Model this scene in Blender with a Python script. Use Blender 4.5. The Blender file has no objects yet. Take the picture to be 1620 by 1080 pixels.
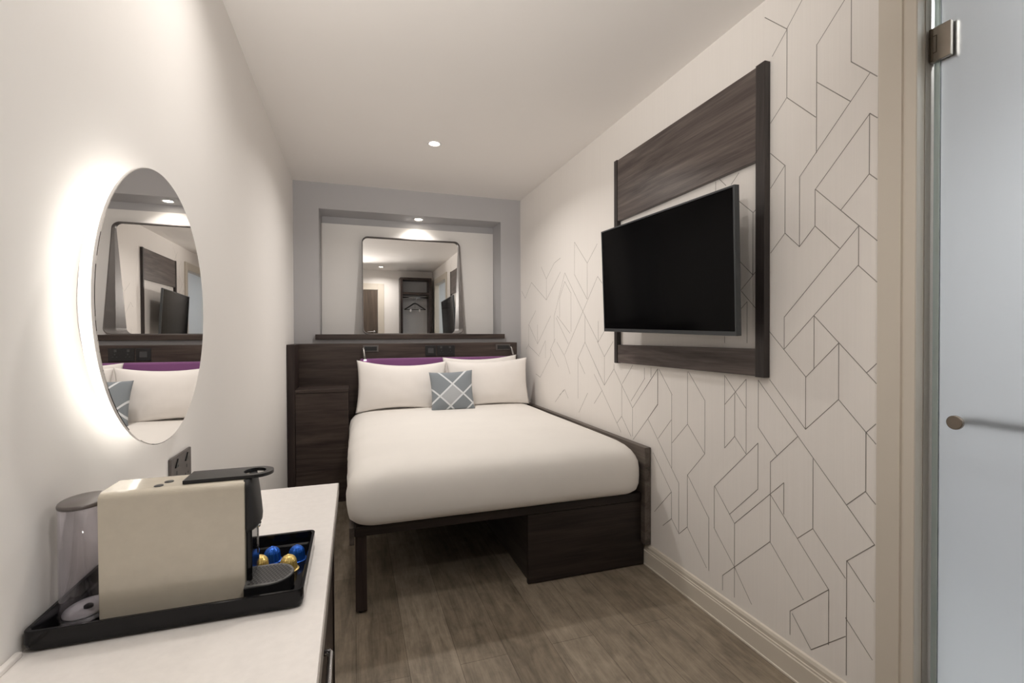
import bpy, bmesh, math, random
from mathutils import Vector, Matrix, noise, Euler

random.seed(7)
COL = bpy.context.scene.collection
R = math.radians

# ------------------------------------------------------------------ room measures (metres)
XL, XR = -0.443, 1.432          # left / right wall faces
YB, YF = 4.059, -0.52           # wall behind the bed / wall behind the camera
ZC = 2.40                       # ceiling
HCAM = 1.18

# ------------------------------------------------------------------ materials
def new_mat(name):
    m = bpy.data.materials.new(name)
    m.use_nodes = True
    nt = m.node_tree
    b = nt.nodes['Principled BSDF']
    return m, nt, b

def setp(b, **k):
    names = dict(color='Base Color', rough='Roughness', metal='Metallic', trans='Transmission Weight', ior='IOR',
                 spec='Specular IOR Level', emis='Emission Color', estr='Emission Strength', sheen='Sheen Weight',
                 coat='Coat Weight', coatr='Coat Roughness', alpha='Alpha')
    for a, v in k.items():
        i = b.inputs[names[a]]
        if a in ('color', 'emis') and len(v) == 3:
            v = (*v, 1)
        i.default_value = v

def s2l(r, g, b):
    f = lambda c: (c / 255 / 12.92) if c / 255 <= .04045 else ((c / 255 + .055) / 1.055) ** 2.4
    return (f(r), f(g), f(b))

def texmap(nt, scale=(1, 1, 1), rot=(0, 0, 0), coord='Object'):
    tc = nt.nodes.new('ShaderNodeTexCoord')
    mp = nt.nodes.new('ShaderNodeMapping')
    mp.inputs['Scale'].default_value = scale
    mp.inputs['Rotation'].default_value = rot
    nt.links.new(tc.outputs[coord], mp.inputs['Vector'])
    return mp.outputs['Vector']

def noise_node(nt, vec, scale, detail=4, rough=.55, dist=0):
    n = nt.nodes.new('ShaderNodeTexNoise')
    n.inputs['Scale'].default_value = scale
    n.inputs['Detail'].default_value = detail
    n.inputs['Roughness'].default_value = rough
    n.inputs['Distortion'].default_value = dist
    nt.links.new(vec, n.inputs['Vector'])
    return n.outputs['Fac']

def ramp(nt, fac, stops):
    r = nt.nodes.new('ShaderNodeValToRGB')
    e = r.color_ramp.elements
    while len(e) < len(stops):
        e.new(.5)
    for i, (p, c) in enumerate(stops):
        e[i].position = p
        e[i].color = (*c, 1)
    nt.links.new(fac, r.inputs['Fac'])
    return r.outputs['Color']

def bump(nt, b, fac, strength, dist=.001):
    n = nt.nodes.new('ShaderNodeBump')
    n.inputs['Strength'].default_value = strength
    n.inputs['Distance'].default_value = dist
    nt.links.new(fac, n.inputs['Height'])
    nt.links.new(n.outputs['Normal'], b.inputs['Normal'])

def math_node(nt, op, a, b=None, c=None):
    n = nt.nodes.new('ShaderNodeMath')
    n.operation = op
    for i, v in enumerate((a, b, c)):
        if v is None:
            continue
        if isinstance(v, (int, float)):
            n.inputs[i].default_value = v
        else:
            nt.links.new(v, n.inputs[i])
    return n.outputs[0]

def mixc(nt, fac, a, b):
    n = nt.nodes.new('ShaderNodeMix')
    n.data_type = 'RGBA'
    for key, v in (('Factor', fac), ('A', a), ('B', b)):
        s = [i for i in n.inputs if i.name == key and (i.type == ('VALUE' if key == 'Factor' else 'RGBA'))][0]
        if isinstance(v, (int, float)):
            s.default_value = v
        elif isinstance(v, tuple):
            s.default_value = (*v, 1)
        else:
            nt.links.new(v, s)
    return [o for o in n.outputs if o.type == 'RGBA'][0]

def plain(name, color, rough=.5, **k):
    m, nt, b = new_mat(name)
    setp(b, color=color, rough=rough, **k)
    v = texmap(nt)
    f = noise_node(nt, v, 60, 2)
    c = ramp(nt, f, [(.3, tuple(x * .97 for x in color)), (.7, tuple(min(1, x * 1.02) for x in color))])
    nt.links.new(c, b.inputs['Base Color'])
    return m

def paint(name, color, rough=.6, bs=.06):
    m, nt, b = new_mat(name)
    setp(b, color=color, rough=rough, spec=.3)
    v = texmap(nt)
    f = noise_node(nt, v, 1.3, 3)
    c = ramp(nt, f, [(.3, tuple(x * .985 for x in color)), (.7, tuple(min(1, x * 1.01) for x in color))])
    nt.links.new(c, b.inputs['Base Color'])
    bump(nt, b, noise_node(nt, v, 260, 2), bs, .0006)
    return m

def wood(name, axis, dark, mid, light, rough=.42):
    """dark stained laminate; axis = direction of the grain"""
    m, nt, b = new_mat(name)
    sc = [9, 9, 9]
    sc[axis] = .75
    v = texmap(nt, tuple(sc))
    f1 = noise_node(nt, v, 2.2, 5, .6, .6)
    sc2 = [70, 70, 70]
    sc2[axis] = 1.6
    v2 = texmap(nt, tuple(sc2))
    f2 = noise_node(nt, v2, 2.0, 3, .6)
    f = math_node(nt, 'ADD', math_node(nt, 'MULTIPLY', f1, .72), math_node(nt, 'MULTIPLY', f2, .28))
    c = ramp(nt, f, [(.36, dark), (.5, mid), (.66, light)])
    nt.links.new(c, b.inputs['Base Color'])
    setp(b, rough=rough, spec=.35)
    bump(nt, b, f2, .12, .0006)
    return m

def fabric(name, color, rough=.9, weave=900, bs=.15, sheen=.2, wr=.0):
    m, nt, b = new_mat(name)
    setp(b, color=color, rough=rough, spec=.15, sheen=sheen)
    v = texmap(nt)
    f = noise_node(nt, v, weave, 1)
    c = ramp(nt, noise_node(nt, v, 5, 3), [(.3, tuple(x * .97 for x in color)), (.7, color)])
    nt.links.new(c, b.inputs['Base Color'])
    if wr:
        f = math_node(nt, 'ADD', math_node(nt, 'MULTIPLY', f, .15), math_node(nt, 'MULTIPLY', noise_node(nt, v, 9, 3, .5, .8), wr))
    bump(nt, b, f, bs, .002)
    return m

M = {}
M['wall'] = paint('wall_paint', (.86, .84, .82))
M['ceil'] = paint('ceiling_paint', (.86, .835, .815))
M['grey'] = paint('grey_wall_paint', (.44, .437, .45))
M['panelwhite'] = paint('niche_white_paint', (.80, .785, .77))
M['trim'] = paint('cream_trim_paint', (.65, .60, .525), .4, .02)
M['wood_x'] = wood('dark_wood_grain_across', 0, s2l(42, 33, 31), s2l(62, 52, 48), s2l(80, 69, 63))
M['wood_y'] = wood('dark_wood_grain_along', 1, s2l(34, 27, 26), s2l(50, 41, 39), s2l(66, 56, 52))
M['wood_z'] = wood('dark_wood_grain_upright', 2, s2l(32, 24, 23), s2l(48, 38, 36), s2l(62, 52, 48))
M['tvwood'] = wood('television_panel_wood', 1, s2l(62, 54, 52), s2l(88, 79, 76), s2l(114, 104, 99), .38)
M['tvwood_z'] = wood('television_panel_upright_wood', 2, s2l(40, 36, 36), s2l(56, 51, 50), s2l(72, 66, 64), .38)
M['bedwood'] = wood('bed_dark_wood', 0, s2l(26, 20, 18), s2l(40, 32, 29), s2l(54, 45, 41), .45)
M['bedwood_y'] = wood('bed_rail_dark_wood', 1, s2l(46, 40, 38), s2l(68, 61, 57), s2l(88, 80, 75), .45)
M['railwood_lit'] = wood('bed_side_rail_wood_lit', 1, s2l(66, 59, 55), s2l(92, 84, 78), s2l(114, 106, 99), .45)  # bed wood made lighter to paint in light caught by the rail
M['door'] = wood('door_brown_wood', 2, s2l(72, 62, 54), s2l(88, 77, 68), s2l(102, 90, 80))
M['sheet'] = fabric('white_bed_linen', (.80, .775, .74), .85, 700, .10, .15, 1.0)
M['pillowcase'] = fabric('white_pillowcase', (.84, .81, .785), .85, 700, .12, .15, 1.0)
M['purple'] = fabric('purple_upholstery', s2l(122, 76, 122), .7, 500, .2, .3)
M['black'] = plain('black_plastic', (.012, .012, .013), .35)
M['blackmatt'] = plain('matt_black_plastic', (.02, .02, .021), .55)
M['blackgloss'] = plain('gloss_black_plastic', (.005, .005, .006), .1, spec=.25)
M['darkgrey'] = plain('dark_grey_plastic', (.05, .05, .052), .4)
M['lid'] = plain('brown_grey_tank_lid', (.12, .105, .10), .3)
M['chrome'] = plain('chrome', (.75, .75, .76), .12, metal=1.0)
M['nickel'] = plain('bronze_nickel', (.30, .26, .22), .38, metal=.9)
M['channel'] = plain('taupe_metal_channel', (.40, .365, .32), .45, metal=.2)
M['grid'] = plain('grey_plastic_grid', (.13, .13, .13), .3)
M['nickeldark'] = plain('shadow_bronze', (.10, .08, .06), .35, metal=.9)
M['steel'] = plain('brushed_steel', (.30, .29, .28), .3, metal=1.0)
M['bronze'] = plain('dark_bronze_metal', (.12, .108, .104), .42, metal=.45)
M['cream'] = plain('gloss_cream_plastic', (.60, .55, .455), .14, coat=.4, coatr=.05)
M['white'] = plain('white_laminate', (.82, .79, .765), .28)
M['whiteplastic'] = plain('white_plastic', (.8, .79, .8), .4)
M['edgegrey'] = plain('worktop_grey_edge', (.33, .30, .275), .4)
M['greylam'] = plain('light_grey_laminate', (.68, .68, .69), .5)
M['bluefoil'] = plain('blue_foil', s2l(28, 92, 190), .3, metal=.55)
M['goldfoil'] = plain('gold_foil', s2l(232, 202, 124), .3, metal=.55)
M['tvbezel'] = plain('television_grey_bezel', (.07, .076, .082), .35, metal=.5)

def mirror_mat():
    m, nt, b = new_mat('mirror_silver')
    setp(b, color=(.90, .89, .88), metal=1.0, rough=.0)
    return m
M['mirror'] = mirror_mat()

def screen_mat():
    m, nt, b = new_mat('television_screen_glass')
    setp(b, color=(.0022, .0022, .0026), rough=.12, spec=.07)
    return m
M['screen'] = screen_mat()

def emit(name, color, strength):
    m, nt, b = new_mat(name)
    setp(b, color=(.8, .8, .8), emis=color, estr=strength)
    return m
M['led'] = emit('mirror_led_light', (1.0, .94, .85), 2.5)
M['lampglow'] = emit('downlight_glow', (1.0, .90, .76), 45.0)
M['tipglow'] = emit('reading_lamp_glow', (1.0, .93, .82), 14.0)

def clear_mat():
    m, nt, b = new_mat('clear_plastic')
    tr = nt.nodes.new('ShaderNodeBsdfTransparent')
    tr.inputs['Color'].default_value = (.955, .945, .965, 1)
    gl = nt.nodes.new('ShaderNodeBsdfGlossy')
    gl.inputs['Color'].default_value = (.9, .9, .92, 1)
    gl.inputs['Roughness'].default_value = .04
    lw = nt.nodes.new('ShaderNodeLayerWeight')
    lw.inputs['Blend'].default_value = .28
    mx = nt.nodes.new('ShaderNodeMixShader')
    nt.links.new(math_node(nt, 'MULTIPLY', lw.outputs['Facing'], .55), mx.inputs[0])
    nt.links.new(tr.outputs[0], mx.inputs[1])
    nt.links.new(gl.outputs[0], mx.inputs[2])
    nt.links.new(mx.outputs[0], nt.nodes['Material Output'].inputs['Surface'])
    return m
M['clear'] = clear_mat()

def frosted_mat():
    m, nt, b = new_mat('frosted_glass')
    setp(b, color=(.90, .93, .935), rough=.55, trans=1.0, ior=1.35, spec=.25)
    v = texmap(nt)
    bump(nt, b, noise_node(nt, v, 700, 1), .05, .0004)
    return m
M['frost'] = frosted_mat()
def glass_edge_mat():
    m, nt, b = new_mat('green_glass_edge')
    setp(b, color=(.60, .69, .67), rough=.2, trans=.4, ior=1.4)
    return m
M['glassedge'] = glass_edge_mat()

def floor_mat():
    m, nt, b = new_mat('grey_oak_vinyl_planks')
    v = texmap(nt, (1, 1, 1), (0, 0, R(90)))
    br = nt.nodes.new('ShaderNodeTexBrick')
    br.offset = .37
    br.offset_frequency = 2
    br.inputs['Scale'].default_value = 1.0
    br.inputs['Brick Width'].default_value = 1.22
    br.inputs['Row Height'].default_value = .178
    br.inputs['Mortar Size'].default_value = .0012
    br.inputs['Mortar Smooth'].default_value = .1
    br.inputs['Bias'].default_value = .0
    br.inputs['Color1'].default_value = (*s2l(128, 117, 102), 1)
    br.inputs['Color2'].default_value = (*s2l(147, 136, 121), 1)
    br.inputs['Mortar'].default_value = (*s2l(100, 90, 78), 1)
    nt.links.new(v, br.inputs['Vector'])
    vg = texmap(nt, (17, 2.0, 1))
    g1 = noise_node(nt, vg, 1.6, 6, .65, 1.0)
    vg2 = texmap(nt, (7, 1.6, 1))
    g2 = noise_node(nt, vg2, 1.5, 5, .6, .8)
    vg3 = texmap(nt, (120, 5, 1))
    g3 = noise_node(nt, vg3, 1.5, 3, .6)
    g4 = noise_node(nt, texmap(nt, (1.3, 1, 1)), 11, 5, .65, .5)
    g = math_node(nt, 'ADD', math_node(nt, 'ADD', math_node(nt, 'MULTIPLY', g1, .34), math_node(nt, 'MULTIPLY', g4, .24)),
                  math_node(nt, 'ADD', math_node(nt, 'MULTIPLY', g2, .28), math_node(nt, 'MULTIPLY', g3, .14)))
    shade = ramp(nt, g, [(.38, (.48, .47, .46)), (.5, (.88, .87, .86)), (.62, (1.30, 1.29, 1.28))])
    mx = nt.nodes.new('ShaderNodeMix')
    mx.data_type = 'RGBA'
    mx.blend_type = 'MULTIPLY'
    mx.inputs[0].default_value = 1
    nt.links.new(br.outputs['Color'], mx.inputs[6])
    nt.links.new(shade, mx.inputs[7])
    nt.links.new(mx.outputs[2], b.inputs['Base Color'])
    setp(b, rough=.42, spec=.35)
    bump(nt, b, g, .15, .001)
    return m
M['floor'] = floor_mat()

def wallpaper_mat():
    m, nt, b = new_mat('off_white_wallpaper')
    base = (.85, .82, .79)
    v = texmap(nt, (1, 55, .8))
    f = noise_node(nt, v, 3, 3, .6)
    c = ramp(nt, f, [(.3, tuple(x * .975 for x in base)), (.7, base)])
    nt.links.new(c, b.inputs['Base Color'])
    setp(b, rough=.6, spec=.25)
    bump(nt, b, f, .06, .0006)
    return m
M['paper'] = wallpaper_mat()
M['ink'] = plain('grey_wallpaper_line_ink', (.30, .285, .265), .5, metal=.3)

def cushion_mat():
    m, nt, b = new_mat('grey_cushion_with_white_lines')
    uv = nt.nodes.new('ShaderNodeUVMap')
    sp = nt.nodes.new('ShaderNodeSeparateXYZ')
    nt.links.new(uv.outputs['UV'], sp.inputs[0])
    u, vv = sp.outputs[0], sp.outputs[1]
    def lin(u0, v0, s):
        # signed offset of v from the line v = v0 + s (u-u0)
        return math_node(nt, 'SUBTRACT', vv, math_node(nt, 'ADD', math_node(nt, 'MULTIPLY', u, s), v0 - s * u0))
    L = [lin(.50, .66, -1.1), lin(.2, .38, -1.1), lin(.50, .66, .95), lin(.73, .41, .95), lin(.8, .02, .95)]
    mask = None
    for l in L:
        k = math_node(nt, 'LESS_THAN', math_node(nt, 'ABSOLUTE', l), .027)
        mask = k if mask is None else math_node(nt, 'MAXIMUM', mask, k)
    loz = math_node(nt, 'MULTIPLY',
                    math_node(nt, 'MULTIPLY', math_node(nt, 'LESS_THAN', L[0], 0), math_node(nt, 'GREATER_THAN', L[1], 0)),
                    math_node(nt, 'MULTIPLY', math_node(nt, 'LESS_THAN', L[2], 0), math_node(nt, 'GREATER_THAN', L[3], 0)))
    c1 = mixc(nt, loz, s2l(132, 139, 145), s2l(172, 176, 181))
    c2 = mixc(nt, mask, c1, s2l(214, 218, 222))
    nt.links.new(c2, b.inputs['Base Color'])
    setp(b, rough=.9, spec=.15, sheen=.2)
    v = texmap(nt)
    bump(nt, b, noise_node(nt, v, 500, 2), .3, .001)
    return m
M['cushion'] = cushion_mat()

# ------------------------------------------------------------------ mesh helpers
def wloc(o):
    v = Vector((0, 0, 0))
    while o is not None:
        v += o.location
        o = o.parent
    return v

class MB:
    def __init__(s):
        s.bm = bmesh.new()
    def box(s, x0, x1, y0, y1, z0, z1, bev=0, seg=2, mi=0):
        r = bmesh.ops.create_cube(s.bm, size=1)
        vs = r['verts']
        for v in vs:
            v.co = Vector(((x0 + x1) / 2 + v.co.x * (x1 - x0), (y0 + y1) / 2 + v.co.y * (y1 - y0), (z0 + z1) / 2 + v.co.z * (z1 - z0)))
        fs = set(f for v in vs for f in v.link_faces)
        for f in fs:
            f.material_index = mi
        if bev > 0:
            es = list(set(e for v in vs for e in v.link_edges))
            r = bmesh.ops.bevel(s.bm, geom=es, offset=bev, segments=seg, profile=.5, affect='EDGES')
            for f in r['faces']:
                f.material_index = mi
        return s
    def cyl(s, p0, p1, r0, r1=None, n=24, cap=True, mi=0):
        p0, p1 = Vector(p0), Vector(p1)
        r1 = r0 if r1 is None else r1
        d = (p1 - p0).normalized()
        a = d.orthogonal().normalized()
        b = d.cross(a)
        ra, rb = [], []
        for i in range(n):
            t = 2 * math.pi * i / n
            o = a * math.cos(t) + b * math.sin(t)
            ra.append(s.bm.verts.new(p0 + o * r0))
            rb.append(s.bm.verts.new(p1 + o * r1))
        for i in range(n):
            j = (i + 1) % n
            f = s.bm.faces.new((ra[i], ra[j], rb[j], rb[i]))
            f.smooth = True
            f.material_index = mi
        if cap:
            s.bm.faces.new(ra[::-1]).material_index = mi
            s.bm.faces.new(rb).material_index = mi
        return s
    def lathe(s, prof, c=(0, 0, 0), axis='z', n=40, mi=0, sx=1, sy=1, smooth=True):
        """prof: list of (radius, height); axis z or x"""
        c = Vector(c)
        rings = []
        for r, h in prof:
            ring = []
            if r < 1e-6:
                ring = [s.bm.verts.new(c + (Vector((0, 0, h)) if axis == 'z' else Vector((h, 0, 0))))]
            else:
                for i in range(n):
                    t = 2 * math.pi * i / n
                    q = (r * math.cos(t) * sx, r * math.sin(t) * sy)
                    o = Vector((q[0], q[1], h)) if axis == 'z' else Vector((h, q[0], q[1]))
                    ring.append(s.bm.verts.new(c + o))
            rings.append(ring)
        for A, B in zip(rings, rings[1:]):
            for i in range(n):
                j = (i + 1) % n
                if len(A) == 1 and len(B) == 1:
                    continue
                if len(A) == 1:
                    f = s.bm.faces.new((A[0], B[j], B[i]))
                elif len(B) == 1:
                    f = s.bm.faces.new((A[i], A[j], B[0]))
                else:
                    f = s.bm.faces.new((A[i], A[j], B[j], B[i]))
                f.smooth = smooth
                f.material_index = mi
        return s
    def prism(s, pts, axis, a0, a1, mi=0):
        """polygon pts (2D) extruded along axis 0/1/2 between a0 and a1"""
        def mk(p, a):
            q = list(p)
            q.insert(axis, a)
            return s.bm.verts.new(q)
        A = [mk(p, a0) for p in pts]
        B = [mk(p, a1) for p in pts]
        n = len(pts)
        fs = [s.bm.faces.new(A[::-1]), s.bm.faces.new(B)]
        for i in range(n):
            j = (i + 1) % n
            fs.append(s.bm.faces.new((A[i], A[j], B[j], B[i])))
        for f in fs:
            f.material_index = mi
        return s
    def tube(s, path, r, n=10, mi=0, closed=False):
        P = [Vector(p) for p in path]
        rings = []
        up = Vector((0.123, .312, .94)).normalized()
        N = len(P)
        for k in range(N):
            if closed:
                d = (P[(k + 1) % N] - P[k - 1]).normalized()
            else:
                d = (P[min(k + 1, N - 1)] - P[max(k - 1, 0)]).normalized()
            a = (up - d * up.dot(d))
            a = a.normalized() if a.length > 1e-4 else d.orthogonal().normalized()
            b = d.cross(a)
            rr = r[k] if isinstance(r, (list, tuple)) else r
            rings.append([s.bm.verts.new(P[k] + (a * math.cos(2 * math.pi * i / n) + b * math.sin(2 * math.pi * i / n)) * rr) for i in range(n)])
        pairs = list(zip(rings, rings[1:])) + ([(rings[-1], rings[0])] if closed else [])
        for A, B in pairs:
            for i in range(n):
                j = (i + 1) % n
                f = s.bm.faces.new((A[i], A[j], B[j], B[i]))
                f.smooth = True
                f.material_index = mi
        if not closed:
            s.bm.faces.new(rings[0][::-1]).material_index = mi
            s.bm.faces.new(rings[-1]).material_index = mi
        return s
    def build(s, name, mats, parent=None, local=False, smooth=None):
        bmesh.ops.recalc_face_normals(s.bm, faces=s.bm.faces[:])
        if parent is not None and not local:
            bmesh.ops.translate(s.bm, verts=s.bm.verts[:], vec=-wloc(parent))
        me = bpy.data.meshes.new(name)
        s.bm.to_mesh(me)
        s.bm.free()
        if not isinstance(mats, (list, tuple)):
            mats = [mats]
        for m in mats:
            me.materials.append(m)
        if smooth is not None:
            for p in me.polygons:
                p.use_smooth = smooth
        o = bpy.data.objects.new(name, me)
        COL.objects.link(o)
        if parent is not None:
            o.parent = parent
        return o

def rrect(x0, x1, y0, y1, r, n=6):
    pts = []
    for cx, cy, a in ((x1 - r, y1 - r, 0), (x0 + r, y1 - r, 90), (x0 + r, y0 + r, 180), (x1 - r, y0 + r, 270)):
        for i in range(n + 1):
            t = R(a + 90 * i / n)
            pts.append((cx + r * math.cos(t), cy + r * math.sin(t)))
    return pts

def thing(name, label, cat, loc=(0, 0, 0), rot=(0, 0, 0), group=None):
    o = bpy.data.objects.new(name, None)
    COL.objects.link(o)
    o.empty_display_size = .05
    o.location = loc
    o.rotation_euler = rot
    o['label'] = label
    o['category'] = cat
    if group:
        o['group'] = group
    return o

def tag(o, label, cat, group=None):
    o['label'] = label
    o['category'] = cat
    if group:
        o['group'] = group
    return o

def struct(o, label=None, cat=None):
    o['kind'] = 'structure'
    if label:
        o['label'] = label
    if cat:
        o['category'] = cat
    return o

def copy_thing(root, loc, label, rot=None):
    r = root.copy()
    COL.objects.link(r)
    r.location = loc
    if rot is not None:
        r.rotation_euler = rot
    r['label'] = label
    for ch in list(root.children):
        c = ch.copy()
        COL.objects.link(c)
        c.parent = r
        for g in list(ch.children):
            d = g.copy()
            COL.objects.link(d)
            d.parent = c
    return r

# ------------------------------------------------------------------ the setting
BX = 2.75                                                   # far side of the bathroom
struct(MB().box(XR + .10, BX, YF, 2.1, 0, .004).build('floor_bathroom', M['greylam']),
       'pale bathroom floor behind the frosted glass door', 'floor')
struct(MB().box(XL - .12, BX + .1, YF - .12, YB + .45, -.08, 0).build('floor', M['floor']),
       'grey brown wood plank floor beside the bed', 'floor')
struct(MB().box(XL - .12, BX + .1, YF - .12, YB + .45, ZC, ZC + .08).build('ceiling', M['ceil']),
       'smooth white ceiling over the bed', 'ceiling')
struct(MB().box(XL - .12, XL, YF - .12, YB + .45, 0, ZC).build('wall_left', M['wall']),
       'plain white wall behind the round lit mirror', 'wall')
# wall behind the bed with a niche cut into it
NX0, NX1, NZ0, NZ1, NY = -.257, 1.247, 1.165, 2.195, 4.31
b = MB()
b.box(XL, NX0, YB, NY + .1, 0, ZC)
b.box(NX1, XR, YB, NY + .1, 0, ZC)
b.box(NX0, NX1, YB, NY + .1, NZ1, ZC)
b.box(NX0, NX1, YB, NY + .1, 0, NZ0)
b.box(NX0, NX1, NY, NY + .1, NZ0, NZ1)
struct(b.build('wall_back', M['grey']), 'grey painted wall with a recess behind the bed', 'wall')
struct(MB().box(NX0 + .002, NX1 - .002, NY - .006, NY, NZ0, 2.137).build('wall_niche', M['panelwhite']),
       'pale back panel of the recess behind the square mirror', 'wall')

# right wall: wallpaper with printed angular lines, doorway to the bathroom near the camera
DY0, DY1 = -.14, .874
DZ = 2.12
CF, CYAW, CPIT, CROL = 752.78, .320874, -.0112066, -.0036324
cy_, sy_, cp_, sp_ = math.cos(CYAW), math.sin(CYAW), math.cos(CPIT), math.sin(CPIT)
fwd = Vector((sy_ * cp_, cy_ * cp_, sp_))
rt = Vector((cy_, -sy_, 0))
up = rt.cross(fwd)
c_, s_ = math.cos(CROL), math.sin(CROL)
rt, up = rt * c_ + up * s_, up * c_ - rt * s_

# line drawing of the wallpaper: end points measured on the wall, (y, z) in millimetres
LINES = [1274, 2241, 1274, 2004, 1368, 2339, 1275, 2241, 1275, 2241, 1216, 2301, 1335, 2180, 1275, 2238, 1274, 2004, 1165, 1889, 1274, 2004, 1342, 1944, 1162, 2122, 1162, 1772, 1160, 2122, 1070, 2204, 1161, 2000, 1051, 1887, 1049, 2190, 1049, 2005, 1049, 2005, 973, 1922, 994, 1942, 1223, 1714, 993, 1825, 972, 1803, 994, 1825, 994, 1650, 993, 1825, 1165, 1655, 1342, 1836, 1281, 1772, 1281, 1772, 1341, 1710, 1280, 1772, 1280, 1536, 1280, 1536, 1340, 1477, 1280, 1536, 1223, 1479, 1223, 1714, 1223, 1479, 1223, 1479, 1166, 1536, 1166, 1655, 1166, 1536, 1165, 1655, 971, 1451, 1166, 1536, 1083, 1449, 994, 1650, 972, 1627, 994, 1650, 1079, 1566, 1024, 1505, 1282, 1243, 1024, 1505, 1024, 1388, 1025, 1388, 971, 1332, 1025, 1388, 1282, 1131, 1282, 1243, 1282, 1131, 1344, 1193, 1197, 1040, 1168, 1243, 1168, 1069, 1168, 1243, 971, 1039, 1084, 1155, 1197, 1040, 1084, 1155, 1084, 979, 1198, 1040, 1198, 865, 1198, 865, 1084, 979, 1084, 979, 972, 864, 999, 1068, 971, 1097, 1000, 892, 972, 922, 1000, 892, 1000, 717, 1343, 1019, 1198, 865, 1395, 1013, 974, 570, 1226, 836, 1338, 721, 1339, 721, 1339, 429, 1394, 836, 1312, 750, 1170, 773, 1170, 542, 1056, 660, 1001, 717, 1001, 717, 972, 689, 974, 570, 1055, 487, 1056, 487, 1056, 133, 1055, 487, 975, 403, 1170, 542, 1226, 488, 1170, 542, 1060, 431, 1340, 603, 1114, 368, 1282, 661, 1282, 550, 1510, 432, 1282, 661, 1340, 429, 1204, 288, 1114, 368, 1255, 222, 1114, 368, 1114, 191, 1255, 222, 1255, 140, 1247, 218, 1175, 137, 1175, 137, 1059, 251, 1059, 309, 979, 230, 1574, 194, 1340, 429, 2015, 1015, 2015, 840, 2015, 1015, 2125, 902, 2005, 1015, 1901, 899, 1904, 899, 1904, 549, 2015, 840, 2098, 753, 2098, 753, 1852, 492, 1907, 779, 2011, 669, 1852, 492, 1852, 256, 1791, 1016, 1791, 779, 1786, 1017, 1679, 900, 1679, 900, 1679, 670, 1791, 779, 1901, 671, 1791, 779, 1679, 670, 1679, 670, 1791, 548, 1792, 548, 1792, 310, 1791, 548, 1653, 400, 1564, 1018, 1564, 721, 1560, 1013, 1452, 898, 1452, 1011, 1563, 899, 1452, 1011, 1452, 723, 1510, 950, 1510, 779, 1510, 779, 1564, 721, 1510, 779, 1452, 723, 1395, 777, 1620, 548, 1395, 777, 1395, 604, 1395, 604, 1537, 459, 1620, 548, 1510, 432, 1622, 548, 1622, 372, 1394, 1013, 1394, 836, 2052, 589, 1906, 435, 1906, 435, 2041, 294, 1906, 435, 1906, 307, 1906, 307, 1850, 257, 1850, 257, 1793, 310, 1793, 310, 1668, 182, 1654, 400, 1654, 176, 1624, 372, 1509, 257, 1510, 432, 1510, 137, 1509, 257, 1424, 155, 1906, 307, 1972, 249, 1574, 194, 1574, 133, 2632, 1145, 2544, 1054, 2442, 1147, 2544, 1054, 2544, 1054, 2544, 882, 2545, 882, 2433, 988, 2433, 988, 2433, 1015, 2433, 988, 2239, 789, 2673, 1012, 2545, 882, 2673, 939, 2573, 847, 2573, 847, 2674, 754, 2573, 847, 2357, 635, 2238, 1020, 2342, 911, 2128, 1013, 2128, 958, 2125, 958, 2254, 824, 2070, 1017, 2070, 968, 2013, 1015, 2239, 789, 2013, 1015, 2013, 836, 2239, 789, 2239, 634, 2014, 836, 2234, 618, 2347, 904, 2347, 726, 2349, 726, 2402, 678, 2349, 726, 2254, 631, 2950, 1819, 2763, 1649, 2630, 1748, 2763, 1649, 2764, 1649, 2764, 1417, 3107, 1630, 2809, 1323, 2951, 1599, 2766, 1417, 2950, 1599, 2950, 1819, 2626, 1547, 3111, 1048, 2626, 1547, 2569, 1498, 3107, 1630, 3297, 1332, 2809, 1323, 2621, 1141, 2621, 1141, 2523, 1226, 3248, 1329, 3022, 1198, 3265, 1317, 3051, 1124, 3250, 1134, 3111, 1035, 3111, 1035, 3024, 916, 2797, 1139, 2900, 1031, 2797, 1139, 2545, 882, 2900, 1031, 2798, 932, 2620, 1141, 2620, 1271, 2796, 1139, 2796, 1311, 2900, 1031, 2900, 759, 3108, 1568, 3007, 1478, 3008, 1478, 3008, 1210, 3108, 1568, 3200, 1456, 3200, 1456, 3200, 1315, 3933, 1512, 3779, 1634, 3779, 1634, 3451, 1462, 3450, 1462, 3450, 1626, 3450, 1626, 3559, 1737, 3450, 1626, 3295, 1727, 3295, 1727, 3183, 1748, 3933, 1512, 4024, 1582, 3296, 1569, 3451, 1462, 3296, 1569, 3183, 1646, 3846, 1279, 3679, 1391, 3847, 1279, 3847, 1082, 3641, 1115, 3365, 1334, 3641, 1115, 3641, 1274, 3846, 1279, 3641, 1115, 3914, 1065, 3848, 1112, 3366, 1079, 3282, 1160, 3366, 1079, 3219, 953, 3585, 846, 3367, 1025, 3848, 1097, 3603, 1016, 3471, 1145, 3603, 1030, 3472, 1145, 3472, 1007, 3298, 1332, 3298, 1133, 3367, 1025, 3367, 1079, 3204, 747, 3112, 796, 3285, 685, 3127, 794, 3112, 796, 3054, 740, 2888, 666, 2761, 810, 3683, 867, 3585, 846, 1594, 1822, 1558, 1785, 1497, 1711, 1420, 1642, 1420, 1642, 1396, 1658, 1421, 1642, 1421, 1409, 1496, 1479, 1422, 1409, 1396, 1428, 1489, 1347, 1476, 1351, 1395, 1269, 1448, 1309, 1483, 1279, 1448, 1309, 1448, 1151, 1564, 1176, 1564, 1150, 1616, 1818, 1616, 1770, 1490, 1814, 1530, 1781]
b = MB()
b.box(XR, XR + .10, DY1, YB, 0, ZC)
b.box(XR, XR + .10, YF, DY0, 0, ZC)
b.box(XR, XR + .10, DY0, DY1, DZ, ZC)
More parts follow.
